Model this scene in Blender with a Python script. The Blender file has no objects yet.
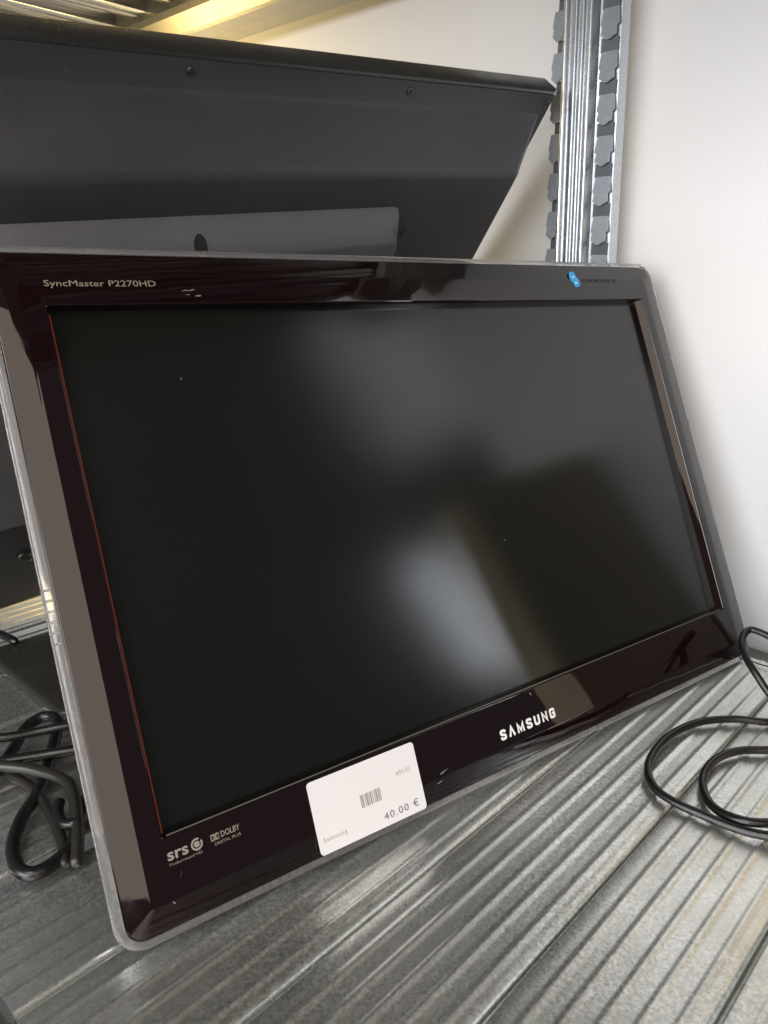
import bpy, bmesh, math, random
from mathutils import Vector, Matrix
random.seed(7)
scene = bpy.context.scene
C = scene.collection

# ------------------------------------------------------------------ camera
SH = 0.3085                       # camera height above the shelf deck
RW = Matrix(((0.72755, 0.20312, -0.65529), (0.68605, -0.21123, 0.69622), (0.003, -0.9561, -0.29303)))
F = 769.0
cam_d = bpy.data.cameras.new('camera')
cam_d.sensor_fit = 'VERTICAL'; cam_d.sensor_height = 36.0
cam_d.lens = F / 1024 * 36.0
cam_d.clip_start = 0.01; cam_d.clip_end = 100
cam = bpy.data.objects.new('camera', cam_d); C.objects.link(cam)
rx, ry, rz = RW @ Vector((1, 0, 0)), RW @ Vector((0, -1, 0)), RW @ Vector((0, 0, -1))
cam.matrix_world = Matrix(((rx.x, ry.x, rz.x, 0), (rx.y, ry.y, rz.y, 0), (rx.z, ry.z, rz.z, SH), (0, 0, 0, 1)))
scene.camera = cam

# ------------------------------------------------------------------ light
w = bpy.data.worlds.new('World'); scene.world = w; w.use_nodes = True
w.node_tree.nodes['Background'].inputs[0].default_value = (0.92, 0.96, 1.0, 1)
w.node_tree.nodes['Background'].inputs[1].default_value = 0.10
scene.view_settings.view_transform = 'Standard'; scene.view_settings.look = 'None'
scene.view_settings.exposure = 0; scene.view_settings.gamma = 1

def area(name, loc, target, sx, sy, radiance, col, roll=0.0):
    d = bpy.data.lights.new(name, 'AREA'); d.shape = 'RECTANGLE'; d.size = sx; d.size_y = sy
    d.energy = radiance * math.pi * sx * sy; d.color = col
    o = bpy.data.objects.new(name, d); C.objects.link(o)
    loc = Vector(loc); z = (loc - Vector(target)).normalized()
    q = z.to_track_quat('Z', 'Y')
    o.matrix_world = Matrix.Translation(loc) @ q.to_matrix().to_4x4() @ Matrix.Rotation(roll, 4, 'Z')
    return o
area('room_window_light', (-0.15, -1.9, SH + 0.32), (-0.2, 0.5, SH), 2.4, 1.2, 7.6, (0.985, 0.985, 1.0))
area('side_window_light', (1.17, -0.85, SH + 0.74), (-0.33, 0.14, SH - 0.1), 1.9, 1.75, 2.0, (1, 0.83, 0.70))
area('room_ceiling_light', (0.15, -0.95, SH + 1.35), (-0.12, 0.28, 0), 1.3, 0.6, 7.0, (1, 0.985, 0.96))
area('screen_streak_light', (1.10, 1.10, SH + 0.17), (-0.27, 0.36, SH - 0.2), 0.036, 0.36, 24.0, (0.88, 0.93, 1.0), 0.1)  # unseen strip light added for the bright streak mirrored low in the screen
area('screen_haze_light', (1.15, 1.41, SH + 1.15), (-0.3, 0.45, SH - 0.05), 0.45, 0.75, 1.5, (1, 0.98, 0.95))  # unseen panel added for the grey haze mirrored in the upper screen
pd = bpy.data.lights.new('warm_lamp_light', 'POINT'); pd.energy = 4.0; pd.color = (1, 0.72, 0.28); pd.shadow_soft_size = 0.07
po = bpy.data.objects.new('warm_lamp_light', pd); C.objects.link(po); po.location = (-1.0, 0.55, SH + 0.12)
pd2 = pd.copy(); pd2.energy = 0.06; pd2.shadow_soft_size = 0.04
po2 = bpy.data.objects.new('warm_side_light', pd2); C.objects.link(po2); po2.location = (-1.12, 0.30, 0.075)

# ------------------------------------------------------------------ materials
def mat(name, base=(0.5, 0.5, 0.5), rough=0.5, metal=0.0, ior=1.5, trans=0.0, spec=0.5, coat=0.0):
    m = bpy.data.materials.new(name); m.use_nodes = True
    b = m.node_tree.nodes['Principled BSDF']
    b.inputs['Base Color'].default_value = (*base, 1); b.inputs['Roughness'].default_value = rough
    b.inputs['Metallic'].default_value = metal; b.inputs['IOR'].default_value = ior
    b.inputs['Transmission Weight'].default_value = trans
    b.inputs['Specular IOR Level'].default_value = spec
    b.inputs['Coat Weight'].default_value = coat
    return m, m.node_tree, b
def nd(nt, t, **kw):
    n = nt.nodes.new(t)
    for k, v in kw.items():
        if k in n.inputs: n.inputs[k].default_value = v
        else: setattr(n, k, v)
    return n
def coords(nt, scale=(1, 1, 1), rot=(0, 0, 0), world=False):
    tc = nd(nt, 'ShaderNodeTexCoord'); mp = nd(nt, 'ShaderNodeMapping')
    mp.inputs['Scale'].default_value = scale; mp.inputs['Rotation'].default_value = rot
    if world:
        g = nd(nt, 'ShaderNodeNewGeometry'); nt.links.new(g.outputs['Position'], mp.inputs[0])
    else:
        nt.links.new(tc.outputs['Object'], mp.inputs[0])
    return mp.outputs[0]
def ramp(nt, src, stops):
    r = nd(nt, 'ShaderNodeValToRGB'); el = r.color_ramp.elements
    while len(el) < len(stops): el.new(0.5)
    for e, (p, c) in zip(el, stops):
        e.position = p; e.color = (*c, 1) if not isinstance(c, float) else (c, c, c, 1)
    nt.links.new(src, r.inputs[0]); return r.outputs[0]
def mix(nt, fac, a, b, mode='MIX'):
    n = nd(nt, 'ShaderNodeMixRGB', blend_type=mode)
    for i, s in enumerate((fac, a, b)):
        if hasattr(s, 'links'): nt.links.new(s, n.inputs[i])
        elif isinstance(s, tuple): n.inputs[i].default_value = (*s, 1)
        else: n.inputs[i].default_value = s
    return n.outputs[0]
def bump(nt, b, src, strength, dist):
    n = nd(nt, 'ShaderNodeBump', Strength=strength, Distance=dist)
    nt.links.new(src, n.inputs['Height']); nt.links.new(n.outputs[0], b.inputs['Normal'])

def galvanised(name, tint=(0.78, 0.78, 0.745), rough=(0.27, 0.45), dirt=0.5, metal=0.88, spangle=0.13, bmp=0.30, mottle=0.0):
    m, nt, b = mat(name, tint, 0.4, metal)
    co = coords(nt, world=True)
    v = nd(nt, 'ShaderNodeTexVoronoi', Scale=950.0); nt.links.new(co, v.inputs['Vector'])
    n1 = nd(nt, 'ShaderNodeTexNoise', Scale=17.0, Detail=7.0, Roughness=0.68); nt.links.new(co, n1.inputs['Vector'])
    n2 = nd(nt, 'ShaderNodeTexNoise', Scale=1300.0, Detail=2.0); nt.links.new(co, n2.inputs['Vector'])
    n5 = nd(nt, 'ShaderNodeTexNoise', Scale=240.0, Detail=4.0, Roughness=0.7); nt.links.new(co, n5.inputs['Vector'])
    st = coords(nt, scale=(40, 3, 40), world=True)
    n3 = nd(nt, 'ShaderNodeTexNoise', Scale=4.0, Detail=5.0); nt.links.new(st, n3.inputs['Vector'])
    bw = nd(nt, 'ShaderNodeRGBToBW'); nt.links.new(v.outputs['Color'], bw.inputs[0])
    sp = ramp(nt, bw.outputs[0], [(0.25, tuple(c * (1 - spangle) for c in tint)), (0.75, tuple(min(1, c * (1 + spangle * .6)) for c in tint))])
    d = ramp(nt, n1.outputs[0], [(0.44, 0.0), (0.74, 1.0)])
    c2 = mix(nt, d, sp, tuple(c * k for c, k in zip(tint, (1 - dirt * .40, 1 - dirt * .41, 1 - dirt * .47))))
    d3 = ramp(nt, n3.outputs[0], [(0.50, 0.0), (0.80, 0.22)])
    c3 = mix(nt, d3, c2, tuple(c * 0.6 for c in tint))
    d5 = ramp(nt, n5.outputs[0], [(0.63, 0.0), (0.76, 0.5 * dirt)])
    c4 = mix(nt, d5, c3, tuple(c * k for c, k in zip(tint, (.42, .40, .35))))
    if mottle:
        n6 = nd(nt, 'ShaderNodeTexNoise', Scale=430.0, Detail=6.0, Roughness=0.78); nt.links.new(co, n6.inputs['Vector'])
        n8 = nd(nt, 'ShaderNodeTexNoise', Scale=9.0, Detail=4.0); nt.links.new(co, n8.inputs['Vector'])
        c4 = mix(nt, ramp(nt, n8.outputs[0], [(0.40, 0.12), (0.62, mottle)]), c4, ramp(nt, n6.outputs[0], [(0.40, 0.60), (0.50, 0.96), (0.60, 1.30)]), 'MULTIPLY')
        n7 = nd(nt, 'ShaderNodeTexNoise', Scale=60.0, Detail=8.0, Roughness=0.75); nt.links.new(co, n7.inputs['Vector'])
        c4 = mix(nt, ramp(nt, n7.outputs[0], [(0.60, 0.0), (0.70, 0.45)]), c4, (0.22, 0.21, 0.185))
        c4 = mix(nt, ramp(nt, n7.outputs[0], [(0.30, 0.5), (0.38, 0.0)]), c4, (0.95, 0.94, 0.92))
    nt.links.new(c4, b.inputs['Base Color'])
    a = nd(nt, 'ShaderNodeMath', operation='MULTIPLY_ADD'); a.inputs[1].default_value = rough[1] - rough[0]; a.inputs[2].default_value = rough[0]
    nt.links.new(n1.outputs[0], a.inputs[0])
    a2 = nd(nt, 'ShaderNodeMath', operation='MULTIPLY_ADD'); a2.inputs[1].default_value = 0.08
    nt.links.new(bw.outputs[0], a2.inputs[0]); nt.links.new(a.outputs[0], a2.inputs[2]); nt.links.new(a2.outputs[0], b.inputs['Roughness'])
    h = mix(nt, 0.5, v.outputs['Color'], n2.outputs[0])
    bump(nt, b, h, bmp, 0.0006)
    return m
M = {}
M['deck'] = galvanised('galvanised_deck', tint=(0.845, 0.86, 0.825), rough=(0.17, 0.38), metal=0.93, spangle=0.10, bmp=0.10, mottle=0.8)
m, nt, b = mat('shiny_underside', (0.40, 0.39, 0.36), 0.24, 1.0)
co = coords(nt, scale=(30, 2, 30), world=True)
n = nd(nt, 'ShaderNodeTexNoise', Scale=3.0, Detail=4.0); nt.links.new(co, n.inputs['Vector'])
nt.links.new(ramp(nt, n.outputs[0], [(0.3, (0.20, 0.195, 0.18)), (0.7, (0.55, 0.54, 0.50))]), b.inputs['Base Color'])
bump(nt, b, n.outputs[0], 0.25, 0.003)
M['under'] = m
M['post'] = galvanised('galvanised_post', (0.62, 0.66, 0.70), (0.20, 0.34), 0.15, 1.0, 0.10, 0.06)
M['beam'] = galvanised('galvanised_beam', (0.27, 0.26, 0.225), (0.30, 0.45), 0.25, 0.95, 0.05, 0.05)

m, nt, b = mat('painted_wall', (0.80, 0.785, 0.79), 0.85)
co = coords(nt, world=True)
n = nd(nt, 'ShaderNodeTexNoise', Scale=3.0, Detail=5.0); nt.links.new(co, n.inputs['Vector'])
nt.links.new(ramp(nt, n.outputs[0], [(0.3, (0.78, 0.785, 0.795)), (0.7, (0.805, 0.81, 0.82))]), b.inputs['Base Color'])
n2 = nd(nt, 'ShaderNodeTexNoise', Scale=120.0, Detail=4.0); nt.links.new(co, n2.inputs['Vector'])
bump(nt, b, n2.outputs[0], 0.12, 0.002)
M['wall'] = m

m, nt, b = mat('maroon_black_gloss', (0.0066, 0.0022, 0.0029), 0.035, 0, 1.6)
co = coords(nt)
n = nd(nt, 'ShaderNodeTexNoise', Scale=45.0, Detail=8.0, Roughness=0.7); nt.links.new(co, n.inputs['Vector'])
nt.links.new(ramp(nt, n.outputs[0], [(0.45, 0.02), (0.75, 0.11)]), b.inputs['Roughness'])
n2 = nd(nt, 'ShaderNodeTexNoise', Scale=22.0, Detail=2.0); nt.links.new(co, n2.inputs['Vector'])
bump(nt, b, n2.outputs[0], 0.09, 0.004)
M['bezel'] = m
M['red'] = mat('red_tinted_edge', (0.13, 0.022, 0.013), 0.15, 0, 1.5)[0]
M['edge'] = mat('dull_pale_edge', (0.11, 0.10, 0.085), 0.25, 0, 1.5)[0]
m, nt, b = mat('clear_acrylic', (0.86, 0.86, 0.875), 0.06, 0, 1.46, 0.92)
co = coords(nt)
n = nd(nt, 'ShaderNodeTexNoise', Scale=60.0, Detail=6.0, Roughness=0.7); nt.links.new(co, n.inputs['Vector'])
nt.links.new(ramp(nt, n.outputs[0], [(0.4, 0.04), (0.8, 0.35)]), b.inputs['Roughness'])
M['acrylic'] = m

m, nt, b = mat('matte_screen', (0.0055, 0.006, 0.0050), 0.2, 0, 1.55)
co = coords(nt)
n = nd(nt, 'ShaderNodeTexNoise', Scale=9.0, Detail=6.0, Roughness=0.6); nt.links.new(co, n.inputs['Vector'])
nt.links.new(ramp(nt, n.outputs[0], [(0.3, 0.145), (0.75, 0.175)]), b.inputs['Roughness'])
v = nd(nt, 'ShaderNodeTexVoronoi', Scale=38.0); nt.links.new(co, v.inputs['Vector'])
sp = ramp(nt, v.outputs['Distance'], [(0.0, 1.0), (0.018, 0.8), (0.028, 0.0)])
n3 = nd(nt, 'ShaderNodeTexNoise', Scale=17.0, Detail=2.0); nt.links.new(co, n3.inputs['Vector'])
sel = ramp(nt, n3.outputs[0], [(0.48, 0.0), (0.56, 1.0)])
nt.links.new(mix(nt, mix(nt, 1.0, sp, sel, 'MULTIPLY'), (0.0055, 0.006, 0.0050), (0.16, 0.16, 0.15)), b.inputs['Base Color'])
n4 = nd(nt, 'ShaderNodeTexNoise', Scale=2500.0, Detail=1.0); nt.links.new(co, n4.inputs['Vector'])
bump(nt, b, n4.outputs[0], 0.06, 0.0003)
M['screen'] = m

def plastic(name, base, rough, scr=0.0):
    m, nt, b = mat(name, base, rough)
    co = coords(nt)
    n = nd(nt, 'ShaderNodeTexNoise', Scale=1400.0, Detail=2.0); nt.links.new(co, n.inputs['Vector'])
    bump(nt, b, n.outputs[0], 0.25, 0.0004)
    n2 = nd(nt, 'ShaderNodeTexNoise', Scale=11.0, Detail=7.0, Roughness=0.7); nt.links.new(co, n2.inputs['Vector'])
    c = ramp(nt, n2.outputs[0], [(0.35, base), (0.75, tuple(x * 1.35 + 0.004 for x in base))])
    if scr:
        ms = coords(nt, scale=(38, 38, 9), rot=(0, 0.35, 0))
        n3 = nd(nt, 'ShaderNodeTexNoise', Scale=9.0, Detail=8.0, Roughness=0.85); nt.links.new(ms, n3.inputs['Vector'])
        s = ramp(nt, n3.outputs[0], [(0.60, 0.0), (0.72, scr)])
        c = mix(nt, s, c, (0.20, 0.18, 0.15))
    nt.links.new(c, b.inputs['Base Color'])
    nt.links.new(ramp(nt, n2.outputs[0], [(0.3, rough - 0.07), (0.7, rough + 0.08)]), b.inputs['Roughness'])
    return m
M['tv'] = plastic('textured_black_plastic', (0.030, 0.030, 0.031), 0.44, 0.6)
M['tvbox'] = plastic('grey_black_plastic', (0.085, 0.085, 0.088), 0.44)
M['tvrim'] = plastic('smooth_black_rim', (0.020, 0.0195, 0.019), 0.30)
M['housing'] = plastic('monitor_housing', (0.02, 0.02, 0.02), 0.4)
M['cable'] = plastic('black_rubber', (0.006, 0.006, 0.006), 0.26)
M['dusty'] = plastic('dusty_rubber', (0.014, 0.0125, 0.0105), 0.32)
M['plate'] = plastic('dark_glossy_plate', (0.020, 0.019, 0.016), 0.22)
M['white'] = mat('white_paper', (0.72, 0.71, 0.72), 0.55)[0]
M['ink'] = mat('grey_ink', (0.13, 0.12, 0.12), 0.7)[0]
M['inkl'] = mat('pale_ink', (0.30, 0.285, 0.285), 0.7)[0]
M['silver'] = mat('silver_print', (0.34, 0.31, 0.28), 0.35, 0.3)[0]
M['logo'] = mat('logo_print', (0.80, 0.79, 0.78), 0.35, 0.0)[0]
M['beige'] = mat('dull_gold_print', (0.27, 0.235, 0.18), 0.45, 0.2)[0]
M['faint'] = mat('faint_print', (0.010, 0.009, 0.009), 0.25)[0]
M['blue'] = mat('blue_sticker', (0.02, 0.42, 0.90), 0.4)[0]
M['steel'] = mat('dark_screw', (0.10, 0.10, 0.10), 0.35, 0.9)[0]
M['void'] = mat('deep_black', (0.006, 0.006, 0.006), 0.7)[0]
M['zinc'] = mat('zinc_screw', (0.30, 0.28, 0.23), 0.5, 0.6)[0]
M['card'] = plastic('brown_card', (0.40, 0.34, 0.24), 0.8)
M['scuff_glint'] = mat('pale_scuff_glint', (0.20, 0.195, 0.19), 0.4)[0]

# ------------------------------------------------------------------ mesh helpers
def link(name, me, material, parent=None, smooth=None):
    o = bpy.data.objects.new(name, me); C.objects.link(o)
    if material is not None and not me.materials: me.materials.append(material)
    if parent: o.parent = parent
    if smooth is not None:
        me.polygons.foreach_set('use_smooth', [True] * len(me.polygons))
        try: me.set_sharp_from_angle(angle=math.radians(smooth))
        except Exception: pass
    return o
def pydata(name, vs, fs, material, parent=None, smooth=None):
    me = bpy.data.meshes.new(name); me.from_pydata([tuple(v) for v in vs], [], fs)
    bm = bmesh.new(); bm.from_mesh(me); bmesh.ops.remove_doubles(bm, verts=bm.verts, dist=1e-7)
    bmesh.ops.recalc_face_normals(bm, faces=bm.faces); bm.to_mesh(me); bm.free()
    return link(name, me, material, parent, smooth)
def tag(o, label, cat=None, group=None, kind=None):
    o['label'] = label
    if cat: o['category'] = cat
    if group: o['group'] = group
    if kind: o['kind'] = kind
    return o
def empty(name, mw):
    o = bpy.data.objects.new(name, None); o.empty_display_size = 0.05; C.objects.link(o); o.matrix_world = mw; return o
def rr(x0, x1, z0, z1, r, n=7):
    p = []
    for cx, cz, a0 in ((x1 - r, z1 - r, 0), (x0 + r, z1 - r, 90), (x0 + r, z0 + r, 180), (x1 - r, z0 + r, 270)):
        for i in range(n + 1):
            a = math.radians(a0 + 90 * i / n); p.append((cx + r * math.cos(a), cz + r * math.sin(a)))
    return p
def loft(loops, close=False, caps=(False, False)):
    """loops: list of (points_xz, y)"""
    vs, fs = [], []; k = len(loops[0][0])
    for pts, y in loops: vs += [(x, y, z) for x, z in pts]
    L = len(loops)
    for i in range(L if close else L - 1):
        a, b2 = i * k, ((i + 1) % L) * k
        for j in range(k): fs.append((a + j, a + (j + 1) % k, b2 + (j + 1) % k, b2 + j))
    if caps[0]: fs.append(tuple(range(k)))
    if caps[1]: fs.append(tuple(range((L - 1) * k, L * k)))
    return vs, fs
def box(x0, x1, y0, y1, z0, z1):
    return ([(x0, y0, z0), (x1, y0, z0), (x1, y1, z0), (x0, y1, z0), (x0, y0, z1), (x1, y0, z1), (x1, y1, z1), (x0, y1, z1)],
            [(0, 1, 2, 3), (4, 5, 6, 7), (0, 1, 5, 4), (1, 2, 6, 5), (2, 3, 7, 6), (3, 0, 4, 7)])
def boxo(name, dims, material, parent, bev=0.0):
    o = pydata(name, *box(*dims), material, parent)
    if bev:
        bm = bmesh.new(); bm.from_mesh(o.data)
        bmesh.ops.bevel(bm, geom=bm.edges[:], offset=bev, segments=2, affect='EDGES', profile=0.5)
        bm.to_mesh(o.data); bm.free()
    return o
def extrude_profile(pts, axis, a0, a1, thick=None):
    """pts: closed polygon in the plane across the axis; axis 'Y' -> pts (x,z); 'Z' -> (x,y); 'X' -> (y,z)"""
    k = len(pts); vs = []
    for a in (a0, a1):
        for p in pts:
            vs.append({'Y': (p[0], a, p[1]), 'Z': (p[0], p[1], a), 'X': (a, p[0], p[1])}[axis])
    fs = [(j, (j + 1) % k, k + (j + 1) % k, k + j) for j in range(k)] + [tuple(range(k)), tuple(range(k, 2 * k))]
    return vs, fs
def catmull(P, n=10):
    P = [Vector(p) for p in P]; Q = [P[0] * 2 - P[1]] + P + [P[-1] * 2 - P[-2]]; out = []
    for i in range(1, len(Q) - 2):
        p0, p1, p2, p3 = Q[i - 1:i + 3]
        for s in range(n):
            t = s / n
            out.append(0.5 * ((2 * p1) + (p2 - p0) * t + (2 * p0 - 5 * p1 + 4 * p2 - p3) * t * t + (3 * p1 - p0 - 3 * p2 + p3) * t ** 3))
    out.append(P[-1]); return out
def tube(name, pts, rad, material, parent=None, n=12, seg=10, flat=1.0, round_end=True):
    p = catmull(pts, seg); vs, fs = [], []
    nrm = None
    for i, c in enumerate(p):
        t = (p[min(i + 1, len(p) - 1)] - p[max(i - 1, 0)]).normalized()
        if nrm is None: nrm = t.orthogonal().normalized() if abs(t.z) > 0.9 else Vector((0, 0, 1)) - t * t.z
        nrm = (nrm - t * nrm.dot(t)).normalized(); bi = t.cross(nrm)
        r = rad
        if round_end:
            e = min(i, len(p) - 1 - i); r = rad * (0.55 if e == 0 else 0.9 if e == 1 else 1)
        for j in range(n):
            a = 2 * math.pi * j / n; vs.append(c + nrm * math.cos(a) * r + bi * math.sin(a) * r * flat)
    for i in range(len(p) - 1):
        for j in range(n):
            fs.append((i * n + j, i * n + (j + 1) % n, (i + 1) * n + (j + 1) % n, (i + 1) * n + j))
    fs += [tuple(range(n)), tuple(range((len(p) - 1) * n, len(p) * n))]
    return pydata(name, vs, fs, material, parent, 40)
def ray(px, py): return RW @ Vector(((px - 384) / F, (py - 512) / F, 1))
def on_shelf(px, py, h=0.0):
    r = ray(px, py); r = r * ((h - SH) / r.z); return Vector((r.x, r.y, h))
def at_y(px, py, Y):
    r = ray(px, py); r = r * (Y / r.y); return Vector((r.x, r.y, r.z + SH))
def disc(name, c, r, y, material, parent, h=0.001, n=16, dome=0.0):
    vs, fs = loft([([(c[0] + r * math.cos(2 * math.pi * i / n), c[1] + r * math.sin(2 * math.pi * i / n)) for i in range(n)], y),
                   ([(c[0] + r * math.cos(2 * math.pi * i / n), c[1] + r * math.sin(2 * math.pi * i / n)) for i in range(n)], y - h * 0.5),
                   ([(c[0] + .8 * r * math.cos(2 * math.pi * i / n), c[1] + .8 * r * math.sin(2 * math.pi * i / n)) for i in range(n)], y - h)], caps=(True, True))
    return pydata(name, vs, fs, material, parent, 30)

# ------------------------------------------------------------------ wall
o = pydata('wall', *box(-2.2, 0.05, 0.70, 0.80, -0.6, 1.6), M['wall']); o['kind'] = 'structure'

# ------------------------------------------------------------------ shelving unit
shelf = empty('shelving_unit', Matrix.Identity(4))
tag(shelf, 'galvanised metal shelving with ribbed deck panels and slotted upright post, under the monitors', 'shelf')
PITCH = 0.0746
def panel_profile(wd):
    top = [(0.0006, -0.012), (0.0006, -0.0022), (0.0012, -0.0006), (0.003, 0.0)]
    for c in (0.0139, 0.0264, 0.0390, 0.0515, 0.0641):
        for dx, h in [(-0.0046, 0.0)] + [(0.0034 * t_ / 5, 0.00029 * (1 + math.cos(math.pi * t_ / 5))) for t_ in range(-5, 6)] + [(0.0046, 0.0)]:
            top.append((c + dx, h))
    top += [(wd - 0.003, 0.0), (wd - 0.0012, -0.0006), (wd - 0.0006, -0.0022), (wd - 0.0006, -0.012)]
    inner = [(x, z - 0.0012) for x, z in reversed(top[2:-2])]
    inner = [(wd - 0.0018, -0.012)] + inner + [(0.0018, -0.012)]
    return top + inner
vs, fs = extrude_profile(panel_profile(PITCH), 'Y', 0.0765, 0.643)
p0 = pydata('deck_panel', vs, fs, M['deck'], shelf, 60)
first = True
for k in range(-4, 13):
    x = -0.069 - (k + 1) * PITCH - (0.013 if k >= 4 else 0)
    o = p0 if first else p0.copy()
    if not first: C.objects.link(o)
    first = False; o.location = (x, 0, -0.0004 * ((k * 37) % 3))
# upper deck, seen from below: the pans hang their ribs downwards
ZU = SH + 0.305
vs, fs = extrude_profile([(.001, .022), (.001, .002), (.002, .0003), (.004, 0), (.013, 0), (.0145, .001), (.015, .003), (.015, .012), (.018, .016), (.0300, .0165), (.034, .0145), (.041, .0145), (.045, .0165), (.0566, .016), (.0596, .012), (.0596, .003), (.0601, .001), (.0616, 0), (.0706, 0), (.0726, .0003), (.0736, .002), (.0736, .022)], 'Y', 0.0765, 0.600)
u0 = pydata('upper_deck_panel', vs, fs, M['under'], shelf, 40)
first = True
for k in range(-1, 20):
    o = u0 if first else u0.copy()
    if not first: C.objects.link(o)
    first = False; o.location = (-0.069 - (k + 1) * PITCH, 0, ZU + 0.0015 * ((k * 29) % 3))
X0, X1 = -1.62, 0.01
zb = SH + 0.28
prof = [(0.584, ZU - 0.004), (0.588, ZU - 0.010), (0.606, zb + 0.002), (0.610, zb), (0.636, zb), (0.638, zb + 0.003), (0.638, zb + 0.09), (0.584, zb + 0.09)]
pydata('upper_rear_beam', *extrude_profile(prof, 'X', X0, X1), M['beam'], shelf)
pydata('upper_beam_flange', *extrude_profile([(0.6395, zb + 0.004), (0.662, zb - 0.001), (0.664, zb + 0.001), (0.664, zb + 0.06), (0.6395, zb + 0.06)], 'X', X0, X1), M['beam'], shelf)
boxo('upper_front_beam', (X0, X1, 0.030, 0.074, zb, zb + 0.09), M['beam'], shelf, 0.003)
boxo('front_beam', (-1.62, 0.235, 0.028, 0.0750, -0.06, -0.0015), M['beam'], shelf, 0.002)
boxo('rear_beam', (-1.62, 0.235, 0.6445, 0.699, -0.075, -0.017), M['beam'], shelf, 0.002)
# upright post
post_top, post_bot = 0.75, -0.25
PX = -0.4160
def px_(d): return PX + d
def ridge(x, wd, y, d):
    return [(x - wd / 2 * math.cos(math.pi * t / 8), y - d * math.sin(math.pi * t / 8)) for t in range(9)]
line = [(0.000, .676), (0.000, .668), (0.002, .664), (0.0075, .661), (0.0085, .6575)]
for x, wd, d_ in ((0.0118, .0056, .0046), (0.0212, .0034, .0030), (0.0278, .0034, .0030), (0.0356, .0046, .0042)): line += ridge(x, wd, .6572, d_)
line += [(0.0392, .6585), (0.0402, .662), (0.0590, .664), (0.0600, .667), (0.0602, .676)]
poly = [(px_(x), y) for x, y in line]
lean = Matrix(((1, 0, -0.032, 0.032 * (SH + 0.228)), (0, 1, 0, 0), (0, 0, 1, 0), (0, 0, 0, 1)))
def leaned(vs): return [lean @ Vector(v) for v in vs]
vs, fs = extrude_profile(poly, 'Z', post_bot, post_top)
post = pydata('upright_post', leaned(vs), fs, M['post'], shelf, 50)
PT = 0.0325
def tab_mesh(x0, x1, y, proud):
    h = 0.0225; xm = (x1 - x0)
    out = [(x0 + .1 * xm, h), (x0 + .02 * xm, h * .45), (x0 + .14 * xm, h * .36), (x0 + .10 * xm, 0.002), (x0 + .3 * xm, 0.0), (x0 + .42 * xm, -.0016), (x0 + .6 * xm, -.0016), (x0 + .74 * xm, 0.0), (x0 + .92 * xm, 0.0015), (x0 + .88 * xm, h * .36), (x1, h * .45), (x1 - .1 * xm, h)]
    k = len(out)
    vs = [(x, y - 0.0002 - proud * (1 - z / h) - .0004, z) for x, z in out] + [(x, y + 0.001 - proud * (1 - z / h), z) for x, z in out]
    fs = [tuple(range(k)), tuple(range(k, 2 * k))] + [(j, (j + 1) % k, k + (j + 1) % k, k + j) for j in range(k)]
    me = bpy.data.meshes.new('tab'); me.from_pydata(vs, [], fs); me.materials.append(M['tab']); return me
def slot_mesh(x0, x1, y):
    vs, fs = box(x0, x1, y - 0.0004, y + 0.0008, 0, 0.011)
    me = bpy.data.meshes.new('slot'); me.from_pydata(vs, [], fs); me.materials.append(M['slot']); return me
M['tab'] = galvanised('galvanised_tab', (0.43, 0.47, 0.51), (0.34, 0.46), 0.2, 0.65, 0.08, 0.05)
M['slot'] = mat('slot_shadow', (0.13, 0.14, 0.155), 0.5, 0.5)[0]
tr, tl = tab_mesh(0.0410, 0.0582, .6620, .0030), tab_mesh(-0.0040, 0.0085, .6600, .0025)
sr, sl = slot_mesh(0.0420, 0.0575, .6622), slot_mesh(-0.0005, 0.0080, .6628)
for i in range(24):
    z = -0.02 + i * PT
    for me, nm, dz in ((tr, 'tab', 0.0), (tl, 'tab', 0.006), (sr, 'slot', -0.0105), (sl, 'slot', -0.0045)):
        o = bpy.data.objects.new(nm, me); C.objects.link(o); o.parent = post
        zz = z + dz; o.location = (PX - 0.032 * (zz - (SH + 0.228)), 0, zz)

# ------------------------------------------------------------------ monitor
A, B, N = Vector((0.19237, 0.9813, -0.00656)), Vector((-0.4043, 0.08534, 0.91063)), Vector((0.89417, -0.17253, 0.41316))
T = Vector((-0.28829, 0.1517, -0.259 + SH))
def frame(o_, ax, ay, az):
    return Matrix(((ax.x, ay.x, az.x, o_.x), (ax.y, ay.y, az.y, o_.y), (ax.z, ay.z, az.z, o_.z), (0, 0, 0, 1)))
OX, OZ = 0.236, -0.047                 # the thing's origin: middle of the bottom edge
mon = empty('computer_monitor', frame(T + A * OX + B * OZ, A, -N, B))
tag(mon, 'glossy maroon-black widescreen computer monitor tilted back on the shelf with a price sticker', 'monitor')
def mp(x, z): return (x - OX, z - OZ)
W, H = 0.4766, 0.2681
L_, R_, BT, TP = -0.0292, 0.5030, -0.0470, 0.3020
def ring(i, r): return [mp(x, z) for x, z in rr(L_ + i, R_ - i, BT + i, TP - i, max(r - i, 0.002), 8)]
def opening(i, ir=None):
    return [mp(x, z) for x, z in rr(-i, W + (i if ir is None else ir), -i, H + i, 0.0012, 8)]
CR = 0.014
vs, fs = loft([(ring(.0045, CR), .0100), (ring(.0045, CR), .0030), (ring(.0052, CR), .0022), (ring(.0165, CR), .0003), (ring(.0180, CR), 0.0),
               (opening(.0012), 0.0), (opening(.0006), .0003), (opening(.0003), .0010), (opening(.0003, -.0042), .0046), (opening(.0003, -.0042), .0100)], close=True)
bez = pydata('bezel', vs, fs, M['bezel'], mon, 40)
wn = bez.modifiers.new('face weighted normals', 'WEIGHTED_NORMAL'); wn.weight = 100; wn.keep_sharp = True
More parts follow.
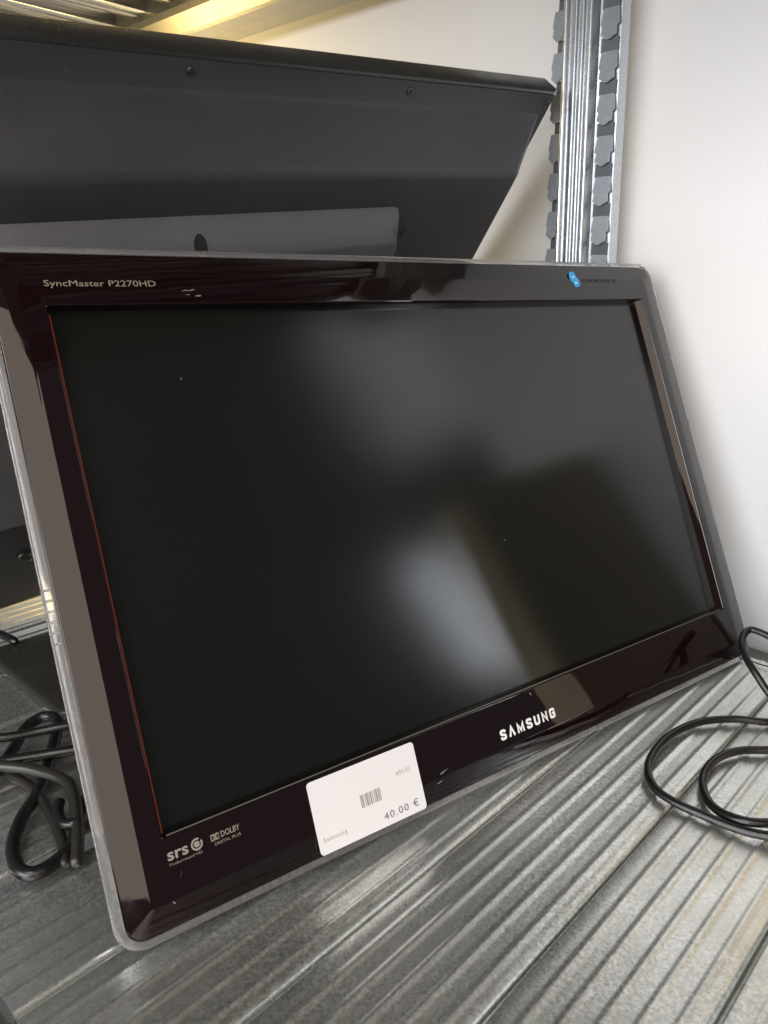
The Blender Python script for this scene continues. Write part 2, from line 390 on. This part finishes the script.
tr_ = boxo('bezel_edge_trim', (mp(-.0001, 0)[0], mp(.0005, 0)[0], .0008, .0016, mp(0, .002)[1], mp(0, H - .004)[1]), M['red'], mon); tr_['label'] = 'thin red trim on the left side of the screen opening'
tr_ = boxo('bezel_edge_trim', (mp(.002, 0)[0], mp(W - .004, 0)[0], .0008, .0016, mp(0, -.0001)[1], mp(0, .0005)[1]), M['edge'], mon); tr_['label'] = 'thin pale trim along the bottom of the screen opening'
vs, fs = loft([(ring(.0044, CR), .0024), (ring(.0025, CR), .0022), (ring(.0008, CR), .0030), (ring(0, CR), .0046), (ring(0, CR), .0085), (ring(.0010, CR), .0100), (ring(.0044, CR), .0100)], close=True)
rim = pydata('clear_rim', vs, fs, M['acrylic'], mon, 40); rim['label'] = 'clear acrylic rim running round the monitor'
pydata('screen', *loft([([mp(x, z) for x, z in rr(-.0015, W + .0015, -.0015, H + .0015, .002)], .0075), ([mp(x, z) for x, z in rr(-.0015, W + .0015, -.0015, H + .0015, .002)], .0090)], caps=(True, True)), M['screen'], mon)
def hr(i, ib, r): return [mp(x, z) for x, z in rr(L_ + i, R_ - i, BT + ib, TP - i, r, 8)]
pydata('back_housing', *loft([(hr(.0050, .0050, .012), .0102), (hr(.0060, .012, .014), .0125), (hr(.016, .040, .02), .022), (hr(.045, .085, .03), .034), (hr(.075, .115, .03), .040)], caps=(True, True)), M['housing'], mon, 40)
# ridges of the control strip on the left rim
for i in range(6):
    z = 0.128 - 0.0052 * i
    boxo('rim_ridge', (mp(L_ - .0001, 0)[0], mp(L_ + .0036, 0)[0], .0026, .0095, mp(0, z)[1], mp(0, z + .0011)[1]), M['acrylic'], mon, .0003)

def text_mesh(body, offset=0.0, shear=0.0, spacing=1.0):
    cu = bpy.data.curves.new('lettering', 'FONT'); cu.body = body; cu.size = 1; cu.extrude = 0.0; cu.offset = offset; cu.shear = shear
    cu.space_character = spacing; cu.resolution_u = 3
    o = bpy.data.objects.new('lettering', cu); C.objects.link(o)
    dg = bpy.context.evaluated_depsgraph_get(); me = bpy.data.meshes.new_from_object(o.evaluated_get(dg))
    bpy.data.objects.remove(o); return me
def lettering(name, body, x, z, wd, ht, material, parent, y=-0.00025, offset=0.0, rot=0.0, spacing=1.0, conv=mp):
    me = text_mesh(body, offset, 0, spacing); me.materials.clear()
    xs = [v.co.x for v in me.vertices]; ys = [v.co.y for v in me.vertices]
    sx, sy = wd / (max(xs) - min(xs)), ht / (max(ys) - min(ys)); mx, my = min(xs), min(ys)
    ox, oz = conv(x, z); c, s = math.cos(rot), math.sin(rot)
    for v in me.vertices:
        a, b_ = (v.co.x - mx) * sx, (v.co.y - my) * sy
        v.co = (ox + a * c - b_ * s, y, oz + a * s + b_ * c)
    me.materials.append(material)
    o = bpy.data.objects.new(name, me); C.objects.link(o); o.parent = parent; return o
def plate_poly(name, pts, material, parent, y, th=0.00012, conv=mp):
    q = [conv(x, z) for x, z in pts]
    vs, fs = loft([(q, y), (q, y - th)], caps=(True, True)); return pydata(name, vs, fs, material, parent)

lettering('model_lettering', 'SyncMaster P2270HD', 0.0005, 0.2775, 0.0575, 0.0043, M['beige'], mon, offset=0.0)
# maker's name: heavy condensed capitals, the A without its bar
def ribbon(name, pts, hw, material, parent, y=-.0002, th=.00012):
    """a flat band of half width hw along a polyline, butt ends, mitred corners"""
    P = [Vector(p) for p in pts]; l, r = [], []
    for i, p in enumerate(P):
        d0 = (P[i] - P[i - 1]).normalized() if i else None
        d1 = (P[i + 1] - P[i]).normalized() if i < len(P) - 1 else None
        d = ((d0 or d1) + (d1 or d0)).normalized(); n_ = Vector((-d.y, d.x))
        k_ = hw / max(0.45, n_.dot(Vector((-(d1 or d0).y, (d1 or d0).x))))
        l.append(p + n_ * k_); r.append(p - n_ * k_)
    vs, fs = [], []
    for q_ in l + r: a, c_ = mp(q_.x, q_.y); vs.append((a, y, c_))
    for q_ in l + r: a, c_ = mp(q_.x, q_.y); vs.append((a, y - th, c_))
    n_ = len(P)
    for o_ in (0, 2 * n_):
        for i in range(n_ - 1): fs.append((o_ + i, o_ + i + 1, o_ + n_ + i + 1, o_ + n_ + i))
    return pydata(name, vs, fs, material, parent)
hh, lw, st_ = 0.0066, 0.0052, 0.0016
z0 = -0.0246; xx = 0.2158
SS = [(1, .74), (.97, .90), (.80, 1), (.50, 1), (.20, 1), (.02, .90), (0, .76), (.06, .62), (.28, .54), (.72, .46), (.94, .38), (1, .24), (.98, .10), (.80, 0), (.5, 0), (.2, 0), (.03, .10), (0, .27)]
LT = {'S': [SS], 'A': [[(-.02, -.12), (.5, 1.02), (1.02, -.12)]], 'M': [[(0, -.12), (0, 1.0), (.5, .12), (1, 1.0), (1, -.12)]], 'U': [[(0, 1.12), (0, .22), (.1, .06), (.32, 0), (.68, 0), (.9, .06), (1, .22), (1, 1.12)]],
      'N': [[(0, -.12), (0, 1.0), (1, 0.0), (1, 1.12)]], 'G': [[(1, .74), (.96, .92), (.78, 1), (.5, 1), (.22, 1), (.04, .92), (0, .74), (0, .26), (.04, .08), (.22, 0), (.5, 0), (.78, 0), (.96, .08), (1, .26), (1, .50), (.5, .50)]]}
pos = 0.0
for ch in 'SAMSUNG':
    wd = lw * (1.22 if ch == 'M' else 1.08 if ch == 'A' else 1.0)
    iw, ih = wd - st_, hh - st_
    for pl_ in LT[ch]:
        ribbon('logo_letter', [(xx + pos + st_ / 2 + px * iw, z0 + st_ / 2 + pz * ih) for px, pz in pl_], st_ / 2 * (0.86 if ch in 'MN' else 1), M['logo'], mon)
    pos += wd + 0.00205
# sound badges
lettering('sound_badge', 'srs', 0.0000, -0.0115, 0.0105, 0.0040, M['silver'], mon, offset=0.02)
lettering('sound_badge', 'TruSurround HD', 0.0000, -0.0140, 0.0170, 0.0013, M['beige'], mon)
def annulus(name, cx, cz, ro, ri, a0, a1, material, parent, n=16):
    pts = [(cx + ro * math.cos(math.radians(a0 + (a1 - a0) * i / n)), cz + ro * math.sin(math.radians(a0 + (a1 - a0) * i / n))) for i in range(n + 1)]
    pts += [(cx + ri * math.cos(math.radians(a1 + (a0 - a1) * i / n)), cz + ri * math.sin(math.radians(a1 + (a0 - a1) * i / n))) for i in range(n + 1)]
    return plate_poly(name, pts, material, parent, -.0002)
annulus('sound_badge', 0.0150, -0.0090, .0030, .0021, 60, 390, M['silver'], mon)
annulus('sound_badge', 0.0150, -0.0090, .0015, .0001, 0, 350, M['silver'], mon)
x = 0.0222; z = -0.0108
for s in (0, 1):
    xo = x + s * .0023
    plate_poly('sound_badge', [(xo, z), (xo + .0021, z), (xo + .0021, z + .0032), (xo, z + .0032)], M['beige'], mon, -.0002)
    c_ = [(xo + (.0004 if s == 0 else .0017), z + .0005)] + [(xo + (.0004 if s == 0 else .0017) + (1 if s == 0 else -1) * .0011 * math.sin(math.pi * i / 6), z + .0016 - .0011 * math.cos(math.pi * i / 6)) for i in range(7)]
    plate_poly('sound_badge', c_, M['void'], mon, -.0004)
lettering('sound_badge', 'DOLBY', x + .0054, z + .0002, 0.0102, 0.0030, M['beige'], mon, offset=0.015)
lettering('sound_badge', 'DIGITAL PLUS', x + .0015, z - .0026, 0.0140, 0.0015, M['beige'], mon)
# top right: small blue mark and a row of faint print
plate_poly('blue_mark', [(.3925, .2880), (.3940, .2912), (.3990, .2914), (.4006, .2870), (.4026, .2850), (.4030, .2808), (.4005, .2788), (.3965, .2790), (.3955, .2825), (.3930, .2840)], M['blue'], mon, -.0002)
plate_poly('blue_mark', [(.3955, .2872), (.3980, .2880), (.3985, .2866), (.3960, .2860)], M['logo'], mon, -.0004)
plate_poly('blue_mark', [(.3972, .2826), (.4000, .2830), (.4002, .2818), (.3974, .2814)], M['logo'], mon, -.0004)
xq = .4080
for wd in (.0050, .0016, .0040, .0010, .0062, .0020, .0018, .0055, .0030):
    plate_poly('faint_print', [(xq, .2832), (xq + wd, .2832), (xq + wd, .2858), (xq, .2858)], M['faint'], mon, -.0002); xq += wd + .0014
# scuffs of the glossy front, plus a reflection line and glint painted as slivers
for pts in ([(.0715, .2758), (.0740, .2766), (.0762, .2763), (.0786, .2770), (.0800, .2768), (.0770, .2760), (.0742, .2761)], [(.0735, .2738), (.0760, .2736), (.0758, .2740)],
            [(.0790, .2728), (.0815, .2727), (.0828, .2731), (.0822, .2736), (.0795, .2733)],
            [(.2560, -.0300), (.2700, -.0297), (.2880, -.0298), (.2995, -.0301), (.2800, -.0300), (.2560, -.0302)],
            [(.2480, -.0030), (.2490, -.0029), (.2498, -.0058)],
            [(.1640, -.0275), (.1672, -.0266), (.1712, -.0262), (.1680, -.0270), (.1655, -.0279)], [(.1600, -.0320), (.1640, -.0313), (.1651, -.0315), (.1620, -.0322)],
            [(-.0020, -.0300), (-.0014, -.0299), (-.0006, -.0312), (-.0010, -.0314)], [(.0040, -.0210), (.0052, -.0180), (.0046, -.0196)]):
    plate_poly('scuff_glint', pts, M['scuff_glint'], mon, -.0001, .0001)

# ------------------------------------------------------------------ price sticker (stuck on the monitor)
sx0, sz0, sw, sh_ = 0.0778, -0.0413, 0.0720, 0.0392
ang = -0.010
stick = empty('price_sticker', mon.matrix_world @ Matrix.Translation((mp(sx0, sz0)[0], -0.0006, mp(sx0, sz0)[1])) @ Matrix.Rotation(-ang, 4, 'Y'))
tag(stick, 'white price sticker reading 40.00 € on the lower edge of the monitor', 'sticker')
q = rr(0, sw, 0, sh_, .0022, 5)
pydata('paper', *loft([(q, 0.0003), (q, 0.0)], caps=(True, True)), M['white'], stick)
ident = lambda x, z: (x, z)
def slab(x, z, wd, ht, material, name='barcode_bar'):
    plate_poly(name, [(x, z), (x + wd, z), (x + wd, z + ht), (x, z + ht)], material, stick, -.00008, .00008, ident)
xb = 0.0300
for wd, gap in ((.0006, .0004), (.0009, .0010), (.0004, .0005), (.0010, .0004), (.0005, .0007), (.0009, .0006), (.0004, .0009), (.0005, .0005), (.0011, .0006), (.0006, .0004), (.0005, 0)):
    slab(xb, .0150, wd, .0070, M['inkl']); xb += wd + gap
lettering('sticker_lettering', 'Samsung', .0030, .0055, .0150, .0030, M['inkl'], stick, -.0001, spacing=1.25, conv=ident)
lettering('sticker_lettering', '40.00 €', .0425, .0035, .0245, .0042, M['ink'], stick, -.0001, spacing=1.2, conv=ident)
lettering('sticker_lettering', '491/U', .0560, .0240, .0100, .0027, M['inkl'], stick, -.0001, spacing=1.2, conv=ident)

# ------------------------------------------------------------------ television seen from behind
e1, u, nn = Vector((0.06498, 0.99409, 0.087)), Vector((0.60801, -0.10857, 0.78647)), Vector((0.79127, 0.00179, -0.61147))
Cc = Vector((-0.39612, 0.635, 0.15109 + SH))
tv = empty('television', frame(Cc + e1 * -0.3 + u * -0.53, e1, -nn, u))
tag(tv, 'large black television seen from behind, leaning against the back of the monitor', 'television')
tp = lambda x, z: (x + 0.3, z + 0.53)
TW, TH = 0.56, 0.489
def tr4(x0, x1, z0, z1, r): return [tp(x, z) for x, z in rr(x0, x1, z0, z1, r, 5)]
pydata('frame', *loft([(tr4(-TW, .0, -TH, 0, .004), .0005), (tr4(-TW - .001, .003, -TH, .0012, .002), .003), (tr4(-TW - .001, .004, -TH, .0012, .002), .019), (tr4(-TW, .003, -TH, 0, .002), .022)], caps=(True, True)), M['tvrim'], tv, 40)
pydata('back_cover', *loft([(tr4(-TW + .002, -.002, -TH + .002, -.0022, .003), .0003), (tr4(-TW + .002, -.002, -TH + .002, -.0022, .003), -.0012),
    (tr4(-TW + .010, -.0098, -TH + .0022, -.0185, .003), -.0014), (tr4(-TW + .0115, -.0113, -TH + .0023, -.0200, .003), -.0022), (tr4(-TW + .014, -.0135, -TH + .0024, -.0225, .003), -.0046),
    (tr4(-TW + .041, -.0405, -TH + .0028, -.0475, .006), -.0298), (tr4(-TW + .0435, -.0430, -TH + .0040, -.0505, .006), -.0325), (tr4(-TW + .0465, -.0455, -TH + .0058, -.0540, .007), -.0343), (tr4(-TW + .050, -.0480, -TH + .0090, -.0585, .008), -.0350)], caps=(True, True)), M['tv'], tv, 35)
pydata('rear_box', *loft([(tr4(-TW + .05, -.1700, -.34, -.0800, .010), -.0352), (tr4(-TW + .051, -.1705, -.34, -.0815, .010), -.0375), (tr4(-TW + .055, -.1765, -.335, -.0990, .010), -.0520), (tr4(-TW + .057, -.1785, -.333, -.1015, .009), -.0530)], caps=(True, True)), M['tvbox'], tv, 35)
for x, z in ((-.352, -.0085), (-.1735, -.0092), (-.0085, -.0095)):
    s = disc('screw', tp(x, z), .0030, -.0012, M['steel'], tv, .0012)
    disc('screw_socket', tp(x, z), .0013, -.00235, M['void'], s, .0004, 8)
def ell(cx, cz, a, b_, n=14): return [(cx + a * math.cos(2 * math.pi * i / n), cz + b_ * math.sin(2 * math.pi * i / n)) for i in range(n)]
def on_box(z): return -.0375 - (.0145) * ((-.0815 - z) / .0175)
def slope_patch(name, pts, material, dy):
    k = len(pts); vs = []
    for d_ in (0.0, 0.0012):
        for x, z in pts: a, c_ = tp(x, z); vs.append((a, on_box(z) - dy + d_, c_))
    pydata(name, vs, [tuple(range(k)), tuple(range(k, 2 * k))] + [(j, (j + 1) % k, k + (j + 1) % k, k + j) for j in range(k)], material, tv)
slope_patch('screw_recess_rim', ell(-.3518, -.0935, .0056, .0068), M['tvbox'], .0003)
slope_patch('screw_recess', ell(-.3521, -.0937, .0048, .0062), M['void'], .0005)
slope_patch('recess_screw', [(-.3550, -.0960), (-.3495, -.0955), (-.3500, -.0990), (-.3552, -.0990)], M['zinc'], .0007)
pydata('side_vent', *loft([(ell(tp(-.1760, -.0925)[0], tp(0, -.0925)[1], .0014, .0042), -.0482), (ell(tp(-.1760, -.0925)[0], tp(0, -.0925)[1], .0014, .0042), -.0500)], caps=(True, True)), M['void'], tv)
for x, h_ in ((-.52, .0365), (-.12, .080)):
    boxo('foot', (tp(x - .02, 0)[0], tp(x + .02, 0)[0], .0015, .0185, tp(0, -TH - h_)[1], tp(0, -TH + .0005)[1]), M['tvrim'], tv, .002)
# stand socket low on the cover
sc = disc('stand_socket', tp(-.4455, -.4035), .0085, -.0345, M['tvrim'], tv, .0016, 20)
disc('stand_screw', tp(-.4450, -.4035), .0050, -.0362, M['steel'], sc, .0018, 16)
disc('stand_screw', tp(-.4360, -.4170), .0032, -.0345, M['steel'], tv, .0012, 12)
boxo('tv_screen', (*[tp(v, 0)[0] for v in (-TW + .02, -.02)], 0.0221, .0235, *[tp(0, v)[1] for v in (-TH + .02, -.02)]), M['screen'], tv)

# ------------------------------------------------------------------ small things on the shelf
pl = empty('stand_base', Matrix.Translation((-0.585, 0.245, 0.0012)))
tag(pl, 'dark glossy flat stand base lying on the shelf behind the monitor', 'stand base')
q = rr(-.058, .085, -.052, .13, .010, 5)
lv = [(0.0, 0.0), (0.0, .004), (.0015, .006), (.004, .0068)]
vs = []
for ins, z in lv: vs += [(x, y, z) for x, y in rr(-.058 + ins, .085 - ins, -.052 + ins, .13 - ins, .010, 5)]
k = len(q); fs = [(i * k + j, i * k + (j + 1) % k, (i + 1) * k + (j + 1) % k, (i + 1) * k + j) for i in range(3) for j in range(k)] + [tuple(range(k)), tuple(range(3 * k, 4 * k))]
pydata('plate', vs, fs, M['plate'], pl, 50)

S = on_shelf
def cable(name, pxs, rad, material, label, group=None):
    pts = [S(x, y, rad + 0.0012 + h) if not isinstance(x, Vector) else x for x, y, h in pxs]
    o = tube(name, pts, rad, material)
    tag(o, label, 'cable', group); return o
# right: thin power lead in loops
cr = 0.0027
pts = [at_y(760, 690, .57), ]
up_loop = [S(775, 700, .010), S(756, 674, .024), S(745, 655, .032), S(742, 640, .038), S(749, 630, .042), S(762, 633, .042), S(780, 643, .038), S(805, 662, .026), S(835, 690, .012), S(870, 735, .0045), S(900, 790, .0045)]
big = [S(790, 716, .0045), S(768, 722, .0045), S(735, 719, .0045), S(700, 722, .0045), S(672, 734, .0045), S(654, 752, .0045), S(648, 771, .0045), S(656, 789, .0045), S(676, 803, .0045), S(705, 816, .0045), S(738, 829, .0048), S(768, 836, .006), S(800, 838, .009)]
mid = [S(850, 825, .009), S(870, 790, .008), S(840, 760, .008), S(800, 750, .006)]
inner = [S(768, 750, .0045), S(738, 751, .0045), S(715, 760, .0045), S(703, 777, .0045), S(706, 797, .0045), S(720, 812, .0058), S(744, 821, .0085), S(768, 823, .0085), S(800, 820, .0075), S(830, 808, .0045)]
link_ = [S(800, 672, .006), S(818, 690, .0045)]
o = tube('power_lead', list(reversed(up_loop)) + [S(800, 712, .0045), S(838, 735, .0045), S(830, 722, .0045)] + big[1:] + mid + inner, cr, M['cable'], None, 10, 8)
tag(o, 'thin black power lead coiled in loops on the shelf right of the monitor', 'cable')
# left: heavier leads bunched behind the monitor
cl = 0.0039
a1 = tube('signal_lead', [S(-60, 742, .030), S(0, 738, .028), S(36, 732, .027), S(71, 725, .028), S(120, 716, .026)], .0029, M['cable'])
tag(a1, 'straight black lead running left behind the monitor, upper of the two', 'cable')
a2 = tube('signal_lead', [S(-60, 772, .020), S(0, 762, .018), S(38, 756, .0175), S(75, 750, .018), S(125, 741, .018)], .0034, M['cable'])
tag(a2, 'straight black lead running left behind the monitor, lower of the two', 'cable')
b1 = tube('thick_cord', [S(-30, 800, .006), S(8, 757, .008), S(25, 729, .010), S(43, 717, .012), S(57, 719, .013), S(56, 735, .011), S(49, 762, .008), S(39, 791, .007), S(22, 818, .006), S(13, 845, .0055), S(17, 866, .0055), S(30, 874, .0055), S(50, 866, .0055), S(70, 848, .0065), S(79, 824, .008), S(90, 790, .008)], cl, M['cable'])
tag(b1, 'thick black cord curled in a tall loop beside the left edge of the monitor', 'cable')
c1 = tube('dusty_cord', [S(-30, 764, .016), S(2, 766, .017), S(30, 769, .018), S(60, 778, .019), S(72, 790, .018), S(77, 815, .014), S(78, 845, .010), S(76, 866, .0058)], .0036, M['dusty'])
tag(c1, 'dusty grey-black cord bent down over the curled cords left of the monitor', 'cable')
d1 = tube('dusty_cord', [S(-20, 762, .0055), S(6, 773, .0055), S(33, 789, .006), S(51, 815, .007), S(62, 842, .0068), S(66, 866, .0055)], .0032, M['dusty'])
tag(d1, 'dusty cord lying diagonally beneath the curled cords left of the monitor', 'cable')
t1 = tube('cable_tie', [S(60, 800, .014), S(58, 812, .013), S(62, 822, .012), S(72, 824, .013), S(82, 818, .014)], .0032, M['cable'])
tag(t1, 'short black twist of lead wound round the cords left of the monitor', 'cable')
e = tube('cable_end', [S(-60, 618, .012), S(-25, 626, .012), S(0, 634, .012), S(17, 642, .0115)], .0036, M['cable'])
tag(e, 'blunt black cable end resting over the dark stand base', 'cable')
# thin wire along the back edge of the deck
wv = tube('loose_wire', [S(735, 657, .0025), S(750, 661, .0020), S(770, 667, .0020), S(800, 672, .0020)], .0007, M['cable'], None, 6)
tag(wv, 'thin dark loose wire at the back of the deck behind the looped lead', 'wire')

# unseen carton added past the right edge to darken the screen and bezel reflections
cb = empty('reflection_blocker', Matrix.Translation((-0.065, 0.605, 0.0012)))
tag(cb, 'unseen brown carton added right of the coiled lead to darken the screen reflection', 'carton')
boxo('carton_body', (-.038, .034, -.085, .085, 0, .262), M['card'], cb, .0015)
boxo('flap', (-.0385, -.002, -.085, .085, .2622, .2640), M['card'], cb)
boxo('flap', (-.0005, .0345, -.085, .085, .2622, .2640), M['card'], cb)
